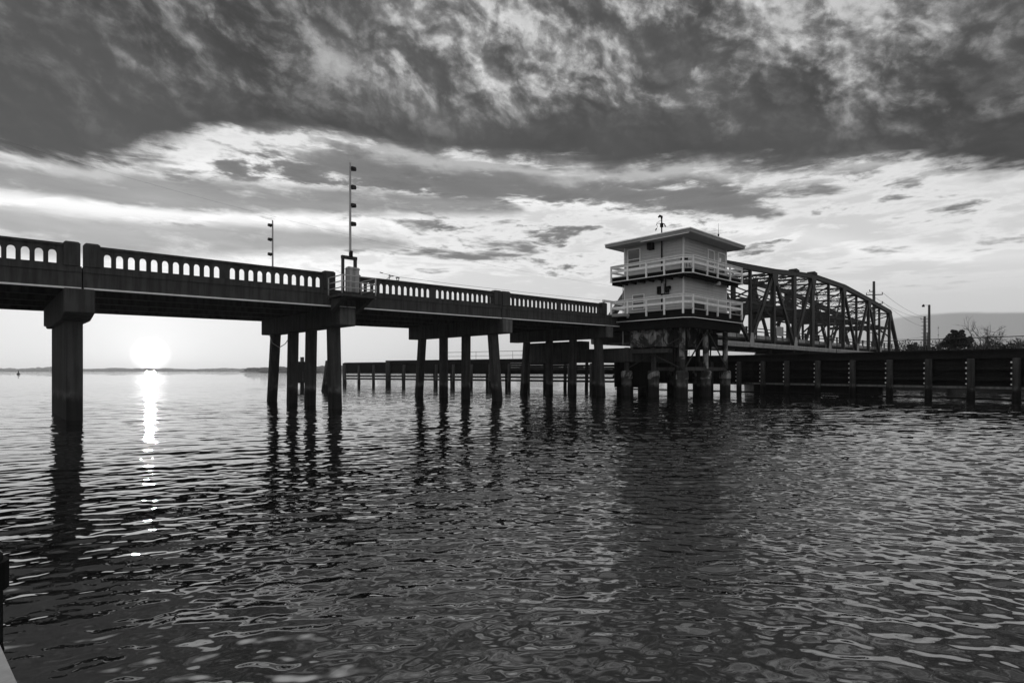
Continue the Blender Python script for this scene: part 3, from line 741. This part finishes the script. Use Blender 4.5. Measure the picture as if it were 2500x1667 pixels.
# things on the balconies
ch_ = thing('chair', 'black chair at the chamfered corner of the upper balcony', 'chair', (33.15, 19.0, 8.36))
x, y, z = 33.15, 19.0, 8.36
q = MB(); q.box(x - .2, x + .2, y - .2, y + .2, z + .42, z + .46); q.build('seat', 'dark', ch_)
q = MB(); q.beam((x + .18, y + .18, z + .62), (x + .23, y + .23, z + .88), .46, .03, (1, -1, 0)); q.beam((x + .03, y + .37, z + .75), (x + .37, y + .03, z + .75), .03, .3); q.build('backrest', 'dark', ch_)
for a, b in ((-.18, -.18), (.18, -.18), (-.18, .18), (.18, .18)):
    q = MB(); q.tube([(x + a * 1.2, y + b * 1.2, z), (x + a, y + b, z + .44)], .016, 6); q.build('leg', 'dark', ch_)
bk = thing('bucket', 'small white bucket standing on the upper balcony rail before the right windows', 'bucket', (36.6, 18.43, 9.15))
q = MB(); q.tube([(36.6, 18.43, 9.152), (36.6, 18.43, 9.40)], [.10, .13], 14); q.build('body', 'white', bk)
q = MB(); q.tube([(36.47, 18.43, 9.36), (36.55, 18.36, 9.26), (36.65, 18.36, 9.26), (36.73, 18.43, 9.36)], .006, 5); q.build('handle', 'galv', bk)
# ------------------------------------------------------------------ timber fender
fd = thing('timber_fender', 'long dark timber fender wall on piles with a thin pipe handrail', 'fender', (45, 20, 0))
FP = [(35.64, 70.74), (37.6, 62.8), (42.2, 45.42), (44.87, 33.34), (45.83, 20.11), (45.03, 10.9), (44.24, 1.5)]
def along(a, b, t): return Vector((a[0] + (b[0] - a[0]) * t, a[1] + (b[1] - a[1]) * t, 0))
for si, (a, b) in enumerate(zip(FP[:-1], FP[1:])):
    A, B = Vector((*a, 0)), Vector((*b, 0)); L = (B - A).length; d = (B - A) / L
    nrm = Vector((d.y, -d.x, 0))
    if nrm.x > 0: nrm = -nrm                     # towards the camera side
    top = 2.74 if si == 0 else 2.98
    bot = 1.40 if si <= 2 else (.10 if si == 4 else .66)  # boards run lower in one stretch, standing in for dark reflections
    q = MB(); z = bot; k = 0
    while z < top - .05:
        hgt = min(.235, top - z); off = nrm * rng.uniform(-.012, .012)
        if si == 2 and .25 < 1 and k in (2, 4, 6):
            q.beam(A + off + Vector((0, 0, z + hgt / 2)), along(a, b, .62) + off + Vector((0, 0, z + hgt / 2)), .09, hgt - .02)
        else: q.beam(A + off + Vector((0, 0, z + hgt / 2)), B + off + Vector((0, 0, z + hgt / 2)), .09, hgt + .006)
        z += .24; k += 1
    q.build('planking', 'timber', fd)
    wz = [1.06, .70, 2.75, 2.0] if si <= 2 else [.72, 1.25, 1.9, 2.6]
    if si >= 3:
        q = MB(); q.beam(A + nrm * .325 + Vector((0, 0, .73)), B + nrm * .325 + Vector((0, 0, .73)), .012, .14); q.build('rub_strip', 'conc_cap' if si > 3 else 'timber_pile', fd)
    for z in wz:
        q = MB(); o = nrm * .19; q.beam(A + o + Vector((0, 0, z)), B + o + Vector((0, 0, z)), .26, .19); q.build('wale', 'timber', fd)
    if si >= 3:
        q = MB(); o = -nrm * .2; q.beam(A + o + Vector((0, 0, .02)), B + o + Vector((0, 0, .02)), .25, .12); q.build('sill', 'timber', fd)
    q = MB(); q.beam(A + Vector((0, 0, top + .03)) - nrm * .35, B + Vector((0, 0, top + .03)) - nrm * .35, 1.0, .08); q.build('catwalk', 'timber', fd)
    # piles
    step = 2.15 if si >= 3 else 2.7
    n = max(1, round(L / step))
    spots = [along(a, b, (k + .08) / n) for k in range(n)]
    if si >= 3:
        spots = [along(a, b, (a[1] - v_) / (a[1] - b[1])) for v_ in (31.2, 28.6, 26.0, 23.5, 21.14, 19.11, 17.22, 14.95, 12.6, 10.33, 8.16, 6.0, 3.89, 1.8) if b[1] < v_ <= a[1]]
    for p in spots:
        f = nrm * .48
        if si <= 2:
            q = MB(); q.tube([p + nrm * .45 + Vector((0, 0, -1.5)), p + nrm * .40 + Vector((0, 0, 2.5))], [.19, .17], 12); q.build('pile', 'timber_pile', fd, smooth=True)
            q = MB(); p2 = p + d * -.75; q.tube([p2 - nrm * .9 + d * -.5 + Vector((0, 0, -1.5)), p2 - nrm * .1 + Vector((0, 0, 2.7))], [.19, .16], 12); q.build('batter_pile', 'timber_pile', fd, smooth=True)
        else:
            q = MB(); q.tube([p + f + Vector((0, 0, -1.5)), p + f + Vector((0, 0, 2.46)), p + f + Vector((0, 0, 2.5))], [.215, .195, .15], 14)
            o = q.build('pile', 'timber_pile', fd, smooth=True)
            for z in (.95, 1.27, 1.60, 1.92, 2.25):
                q = MB(); q.tube([p + f * .72 - d * .22 + Vector((0, 0, z)), p + f * .72 - d * .22 + nrm * .2 + Vector((0, 0, z))], rng.uniform(.035, .055), 8); q.build('gap_light_dot', 'white', o)  # white studs stand for light showing through gaps between pile and wale
    if si == 0:
        q = MB(); q.tube([A + nrm * .3 + Vector((0, 0, -1.5)), A + nrm * .3 + Vector((0, 0, 2.78))], .24, 12); q.build('pile', 'timber_pile', fd, smooth=True)
        q = MB(); q.tube([B + nrm * .3 + Vector((0, 0, -1.5)), B + nrm * .3 + Vector((0, 0, 3.05))], .34, 12); q.build('pile', 'timber_pile', fd, smooth=True)
def handrail(pts, zt_, zm_, step):
    q = MB()
    for z, r in ((zt_, .024), (zm_, .018))[:1 if zm_ is None else 2]:
        q.tube([Vector((*p, z)) for p in pts], r, 6)
    for a, b in zip(pts[:-1], pts[1:]):
        L = (Vector(b) - Vector(a)).length; n = int(L / step)
        for k in range(n + 1): p = along(a, b, k / max(n, 1)); q.tube([p + Vector((0, 0, 3.0)), p + Vector((0, 0, zt_))], .02, 6)
    q.build('handrail', 'steel', fd, smooth=True)
handrail([(40.2, 55.2), (42.6, 45.4), (43.9, 39.8)], 3.93, 3.45, 5.0)
handrail([(43.9, 39.6), (45.2, 33.3), (46, 26)], 3.72, 3.28, 3.0)
handrail([(45.75, 14.0), (44.7, 1.6)], 3.80, None, 5.2)
q = MB(); q.tube([(40.9, 51.5, 3.0), (40.9, 51.5, 3.9)], .03, 6); q.box(40.8, 41.0, 51.4, 51.6, 3.75, 4.1); q.build('lamp', 'dark', fd)
# mooring dolphins
def dolphin(label, x, y, piles, plank=None):
    t_ = thing('mooring_pile_cluster', label, 'piling', (x, y, 0), 'dark timber mooring piles beyond the bents')
    for (a, b, c_, d_, h, r) in piles:
        q = MB(); q.tube([(x + a - (c_ - a) * .3, y + b - (d_ - b) * .3, -1.2), (x + c_, y + d_, h)], [r * 1.1, r], 12); q.build('pile', 'timber_pile', t_, smooth=True)
    if plank:
        q = MB(); q.box(x - plank, x + plank, y - .5, y + .5, .42, 2.75); q.build('planking', 'timber', t_)
dolphin('boarded pile cluster seen between the middle piles of the first bent', 25.46, 61.1, [(-.75, 0, -.7, 0, 2.85, .22), (.0, -.3, 0, -.3, 3.25, .2), (.75, 0, .7, 0, 2.8, .22)], 1.0)
dolphin('leaning timber pile beside the nearest pile of the first bent', 22.3, 47.6, [(-.45, -.1, .0, .0, 2.62, .26), (.1, .3, .15, .1, 2.4, .2)])
# ------------------------------------------------------------------ foreground dock
dk = thing('wooden_dock', 'corner of a grey wooden dock at the lower left edge', 'dock', (-.6, 2.6, 0))
q = MB(); q.beam((.20, 1.0, .62), (.01, 3.07, .62), .05, .16); q.build('edge_board', 'dock', dk, bevel=.008)
q = MB()
for k in range(14): q.box(-2.2, .13 - k * .0128, 1.0 + k * .145, 1.135 + k * .145, .655, .69)
q.build('deck_board', 'dock', dk)
for k in range(2):
    q = MB(); q.tube([(-.4, 1.2 + k * 1.6, -1), (-.4, 1.2 + k * 1.6, .65)], .12, 12); q.build('pile', 'timber_pile', dk)
dp_ = thing('dock_piling', 'dark piling standing in the water at the left edge', 'piling', (-.03, 4.98, 0))
q = MB(); q.tube([(-.03, 4.98, -1), (-.03, 4.98, .56), (-.03, 4.98, .60)], [.125, .125, .09], 14); q.build('post', 'timber_pile', dp_)
q = MB(); q.tube([(-.03, 4.98, .34), (-.03, 4.98, .52)], .155, 14); q.build('band', 'dark', dp_)
# ------------------------------------------------------------------ land
def cw(px, Yd):
    """point on the ground plane seen in azimuth px (2500 px wide frame) at depth Yd"""
    Xd = (px - 1250) / 1378.6 * Yd; return (Xd * SN + Yd * CN, -Xd * CN + Yd * SN)
def land(name, near, depth, h, m, seed):
    """strip of low ground: near = shoreline points, running back by depth (list)"""
    g = np.random.default_rng(seed); rows = []
    prof = [(0, -.6), (.02, .15), (.08, .55), (.25, .85), (1.0, 1.0)]
    n = len(near); vs = []; fs = []
    for i, (px, Yd) in enumerate(near):
        for (t, k) in prof:
            x, y = cw(px, Yd + depth * t); vs.append((x, y, h * k + (g.uniform(-.15, .15) * h if t > 0 else 0)))
    P = len(prof)
    for i in range(n - 1):
        for j in range(P - 1): a = i * P + j; fs.append((a, a + P, a + P + 1, a + 1))
    me = bpy.data.meshes.new(name); me.from_pydata(vs, [], fs); me.materials.append(M[m])
    for f in me.polygons: f.use_smooth = True
    o = bpy.data.objects.new(name, me); COL.objects.link(o); tag(o, kind='structure')
def lerp_list(pts, n):
    out = []
    for k in range(n):
        t = k / (n - 1) * (len(pts) - 1); i = min(int(t), len(pts) - 2); f = t - i
        out.append((pts[i][0] + (pts[i + 1][0] - pts[i][0]) * f, pts[i][1] + (pts[i + 1][1] - pts[i][1]) * f))
    return out
BANK = [(1880, 330), (1960, 190), (2060, 125), (2180, 86), (2350, 68), (2600, 56), (3100, 44), (4200, 34)]
land('river_bank', lerp_list(BANK, 60), 260, 2.9, 'soil', 3)
land('far_shore', lerp_list([(-900, 1300), (0, 1450), (640, 1700), (1300, 1500), (2200, 1300), (3000, 900)], 80), 500, 2.0, 'shore', 4)
land('near_shore', lerp_list([(585, 700), (640, 560), (850, 480), (1300, 520), (1900, 560)], 50), 300, 1.4, 'shore', 5)
def leaf_cloud(mb, c, r, n, s, rg, squash=1.0):
    for _ in range(n):
        while True:
            p = Vector((rg.uniform(-1, 1), rg.uniform(-1, 1), rg.uniform(-1, 1)))
            if p.length < 1: break
        p = p * (p.length ** -.35 if p.length > .05 else 1)
        p = Vector((p.x * r[0], p.y * r[1], p.z * r[2])) + Vector(c)
        a = Vector((rg.gauss(0, 1), rg.gauss(0, 1), rg.gauss(0, 1))).normalized(); b = a.orthogonal().normalized()
        b.rotate(Matrix.Rotation(rg.uniform(0, 6.28), 3, a)); t = a.cross(b); k = s * rg.uniform(.6, 1.3)
        mb.add([p - b * k, p - t * k * .5, p + b * k, p + t * k * .5], [(0, 1, 2, 3)])
rg = random.Random(5)
# distant tree lines (far-off wood)
def treeline(name, pts, n, hmin, hmax, wmul, seed, label):
    r_ = random.Random(seed); mb = MB(); P = lerp_list(pts, n)
    for (px, Yd) in P:
        Yd2 = Yd + r_.uniform(2, 30); x, y = cw(px + r_.uniform(-6, 6), Yd2)
        env = .6 + .4 * math.sin(px * .013 + seed) * math.sin(px * .037)
        h = (hmin + (hmax - hmin) * r_.random() ** 2 * env); w = h * wmul * r_.uniform(.8, 1.6)
        m_ = 7; z0 = 1.2
        # lumpy crown built of rings
        rings = [(0, .95), (.35, 1.0), (.7, .8), (.92, .45), (1, .05)]
        o = len(mb.v)
        for (t, k) in rings:
            for a in range(m_):
                an = a * 2 * math.pi / m_; kk = k * r_.uniform(.75, 1.2)
                mb.v.append((x + math.cos(an) * w * kk, y + math.sin(an) * w * kk, z0 + h * t * r_.uniform(.92, 1.06)))
        for i in range(len(rings) - 1):
            for a in range(m_):
                a2 = (a + 1) % m_; mb.f.append((o + i * m_ + a, o + i * m_ + a2, o + (i + 1) * m_ + a2, o + (i + 1) * m_ + a))
    o = mb.build(name, 'shore', None, recalc=False); tag(o, label, 'trees', kind='stuff')
treeline('far_treeline', [(-900, 1320), (0, 1470), (150, 1500)], 260, 4, 12, 1.1, 3, 'low wooded shore far across the water at the left')
treeline('far_treeline', [(150, 1500), (400, 1600), (640, 1720), (1300, 1520)], 420, 5, 10, 1.5, 8, 'faint low tree line on the horizon under the sun')
treeline('shore_thicket', [(612, 570), (700, 545), (850, 490), (1300, 540), (1900, 580)], 420, 3.0, 6.0, 1.2, 13, 'dark wooded point behind the first bent')
# channel marker
cmk = thing('channel_marker', 'tiny dark marker buoy on the open water at far left', 'buoy', (*cw(45, 260), 0))
x, y = cw(45, 260)
q = MB(); q.tube([(x, y, -.5), (x, y, .5), (x, y, .8)], [.7, .6, .25], 10); q.build('float', 'dark', cmk); q = MB(); q.tube([(x, y, .7), (x, y, 1.7)], [.25, .2], 8); q.build('topmark', 'dark', cmk)
# bank thicket: continuous scrub behind the fender
mb = MB(); r2 = random.Random(21)
for _k in range(120):     # taller sprays of twigs and leaves that break up the skyline
    px = r2.choice((r2.uniform(2195, 2330), r2.uniform(2345, 2560), r2.uniform(2420, 2600))); yy = r2.uniform(62, 72); x, y = cw(px, yy)
    leaf_cloud(mb, (x, y, 4.3 + r2.uniform(-.2, .5)), (r2.uniform(.4, 1.1), .8, r2.uniform(.3, .7)), 34, .10, r2)
BT = lerp_list([(2085, 118), (2150, 95), (2215, 84), (2330, 73), (2480, 64), (2700, 57), (3100, 48)], 150)
for (px, Yd) in BT:
    for row in range(3):
        yy = Yd + row * 5 + r2.uniform(-1.5, 1.5); x, y = cw(px + r2.uniform(-4, 4), yy)
        h = r2.uniform(2.6, 3.4) if px < 2250 else r2.uniform(2.5, 3.7)
        hz = 1.1 + h / 2
        leaf_cloud(mb, (x, y, hz + .3), (r2.uniform(1.2, 2.0), 1.6, h / 2 + .5), 70, .19, r2)
        if row == 1:   # dense core so that no light leaks through the scrub
            leaf_cloud(mb, (x, y, 2.2), (2.0, 2.0, 1.6), 50, .5, r2)
o = mb.build('scrub_thicket', 'leaf', None, recalc=False); tag(o, 'dark continuous scrub on the right bank behind the fender', 'shrubs', kind='stuff')
def shrub_tree(label, px, Yd, zb, zt_, blobs, seed, leaves=210, s=.125):
    r_ = random.Random(seed); x, y = cw(px, Yd); t_ = thing('shrub_tree', label, 'tree', (x, y, 1.5))
    sx = Yd / 1378.6; rx, ry = SN, -CN
    q = MB(); lv = MB()
    for (dx, dz, r) in blobs:
        cx_, cy_, cz = x + rx * dx * sx, y + ry * dx * sx, zb + dz * sx
        q.tube([(x + r_.uniform(-.2, .2), y, 1.4), ((x + cx_) / 2 + r_.uniform(-.2, .2), (y + cy_) / 2, (1.6 + cz) / 2), (cx_, cy_, cz)], [.12, .08, .03], 6)
        leaf_cloud(lv, (cx_, cy_, cz), (r * sx, r * sx, r * sx * .85), int(leaves * (r / 10) ** 2) + 60, s, r_)
    q.build('trunk', 'bark', t_); lv.build('crown', 'leaf', t_, recalc=False)
shrub_tree('dense rounded dark tree, largest on the right bank', 2335, 66, 4.55, 6.5,
           [(-22, 16, 9), (-12, 24, 11), (0, 26, 12), (10, 28, 10), (16, 18, 11), (26, 14, 9), (-30, 6, 8), (-5, 12, 14), (12, 8, 12), (-14, 6, 12), (32, 4, 6), (-9, 38, 4), (-2, 37, 4), (14, 37, 5)], 3)
shrub_tree('small narrow dark tree just right of the dense rounded tree', 2368, 64, 4.4, 5.6, [(0, 22, 5), (-3, 12, 6), (3, 16, 4), (-7, 6, 5)], 4)
def bare_tree(label, px, Yd, zb, h, seed, spread=1.0):
    r_ = random.Random(seed); x, y = cw(px, Yd); t_ = thing('bare_tree', label, 'tree', (x, y, zb)); q = MB(); br_ = MB()
    def grow(p, d, L, r, lev, m):
        n = 3; pts = [p]; 
        for k in range(n):
            d = (d + Vector((r_.gauss(0, .12), r_.gauss(0, .12), r_.gauss(0, .08)))).normalized(); pts.append(pts[-1] + d * L / n)
        m.tube(pts, [r * (1 - .5 * k / n) for k in range(n + 1)], 5)
        if lev > 0:
            for k in range(r_.choice((3, 4))):
                nd = (d + Vector((r_.gauss(0, .55), r_.gauss(0, .55), r_.gauss(.1, .3))) * spread).normalized()
                grow(pts[r_.choice((1, 2, 3))], nd, L * r_.uniform(.55, .8), r * .55, lev - 1, br_)
    for k in range(3): grow(Vector((x, y, zb)), Vector((r_.gauss(0, .3) * spread, r_.gauss(0, .3), 1)).normalized(), h * .45, .07, 4, q)
    q.build('trunk', 'bark', t_); br_.build('branches', 'bark', t_)
bare_tree('bare wispy tree with upright twigs right of the dense dark tree', 2398, 62, 3.7, 3.9, 6)
bare_tree('bare leaning bush whose twigs spread right, below the handrail line', 2425, 60, 3.7, 2.6, 9, 1.3)
bare_tree('low bare bush at the far right edge behind the handrail', 2478, 58, 3.5, 2.2, 12, 1.3)
bare_tree('low bare bush left of the dense dark tree', 2290, 68, 3.9, 1.7, 15, 1.2)
# ------------------------------------------------------------------ poles
def upole(label, px, Yd, zt_, zb, r, arms, short=(), name='utility_pole'):
    x, y = cw(px, Yd); t_ = thing(name, label, 'pole', (x, y, zb)); q = MB(); q.tube([(x, y, zb - 1), (x, y, zt_)], [r * 1.3, r * .75], 10); q.build('pole', 'pole', t_)
    for (z, l0, l1) in arms:
        q = MB(); a, b = (x + SN * l0, y - CN * l0, z), (x + SN * l1, y - CN * l1, z + (l1 - l0) * .03)
        q.beam(a, b, .12, .14)
        for p in (a, b):
            if abs(p[0] - x) > .3: q.tube([(p[0], p[1], p[2]), (p[0], p[1], p[2] + .38)], .07, 6)
        q.build('crossarm', 'pole', t_)
    for (z, l) in short:
        q = MB(); q.tube([(x + SN * .2 * np.sign(l), y - CN * .2 * np.sign(l), z), (x + SN * l, y - CN * l, z + .05)], .06, 6); q.build('insulator', 'dark', t_)
    return t_
upole('tall wooden utility pole with crossarms rising behind the end of the truss', 2133.5, 100, 17.56, 2.5, .27,
      [(15.75, -.75, 0), (15.15, -1.3, 1.5), (13.6, 0, 1.5), (8.5, -.9, 1.4), (6.9, -.8, .8)])
sh = []
for k in range(6): sh += [(14.7 - k * 1.0, -.85), (14.75 - k * 1.0, .95)]
upole('distant utility pole with a crossarm and rows of insulators left of the street lamp', 2257.5, 150, 16.2, 2.5, .36, [(15.4, -1.0, 1.2)], sh)
upole('short distant pole close left of the street lamp pole', 2263.5, 170, 13.3, 2.5, .2, [])
upole('far thin pole tip sticking out of the dense tree', 2341, 150, 12.2, 2.5, .16, [(11.0, -.5, .9)])
upole('far thin pole tip above the small narrow tree', 2371.8, 150, 11.5, 2.5, .15, [])
upole('little pole with a cap far left of the utility poles', 2248.5, 150, 9.6, 2.5, .12, [(9.3, -.3, .3)])
x, y = cw(2268.6, 66); lp = thing('street_lamp', 'tall wooden pole with a small lamp on a left-reaching arm', 'street lamp', (x, y, 2.3))
q = MB(); q.tube([(x, y, 1), (x, y, 9.45)], [.15, .12], 10); q.build('pole', 'pole', lp)
q = MB(); q.tube([(x, y, 9.38), (x - SN * .62, y + CN * .62, 9.42)], .018, 6); q.build('arm', 'galv', lp)
q = MB(); q.tube([(x - SN * .66, y + CN * .66, 9.50), (x - SN * .68, y + CN * .68, 9.38), (x - SN * .70, y + CN * .70, 9.22)], [.05, .13, .15], 10); q.build('lamp_head', 'dark', lp)
# ------------------------------------------------------------------ wires
def wire(name, label, p0, p1, sag, r, n=40, group=None):
    a, b = Vector(p0), Vector(p1); q = MB()
    q.tube([a.lerp(b, t / n) - Vector((0, 0, 4 * sag * (t / n) * (1 - t / n))) for t in range(n + 1)], r, 5)
    o = q.build(name, 'dark', None); tag(o, label, 'cable', group)
wire('overhead_cable', 'long thin cable sagging from upper left down to the bridge house', (-3.3, 47.9, 16.9), (34.0, 24.3, 7.75), 1.05, .004)
for k, (z0, z1, da, db) in enumerate(((15.7, 15.8, -1.2, -.9), (15.7, 15.8, 1.4, 1.1), (14.1, 13.2, 1.4, .9), (8.6, 10.8, -.85, -.8))):
    a = cw(2133.5, 100); b = cw(2257.5, 150)
    wire('power_line', ['power line from the left insulator of the top crossarm', 'power line from the right insulator of the top crossarm', 'power line from the short right arm of the tall pole', 'lowest power line between the two utility poles'][k],
         (a[0] + SN * da, a[1] - CN * da, z0), (b[0] + SN * db, b[1] - CN * db, z1), .9, .022, 30, 'power lines between the utility poles')

# ------------------------------------------------------------------ haze
hm = bpy.data.materials.new('haze_air'); hm.use_nodes = True; t = hm.node_tree; t.nodes.remove(t.nodes['Principled BSDF'])
pv = t.nodes.new('ShaderNodeVolumePrincipled'); pv.inputs['Color'].default_value = (.9, .9, .9, 1); pv.inputs['Density'].default_value = .00025
pv.inputs['Anisotropy'].default_value = .5
t.links.new(pv.outputs[0], t.nodes['Material Output'].inputs['Volume'])
q = MB(); q.box(-3700, 3700, -3700, 3700, -3.2, 40.0); o = q.build('haze', hm, None); tag(o, 'thin pale sea haze over the water', 'haze', kind='stuff')
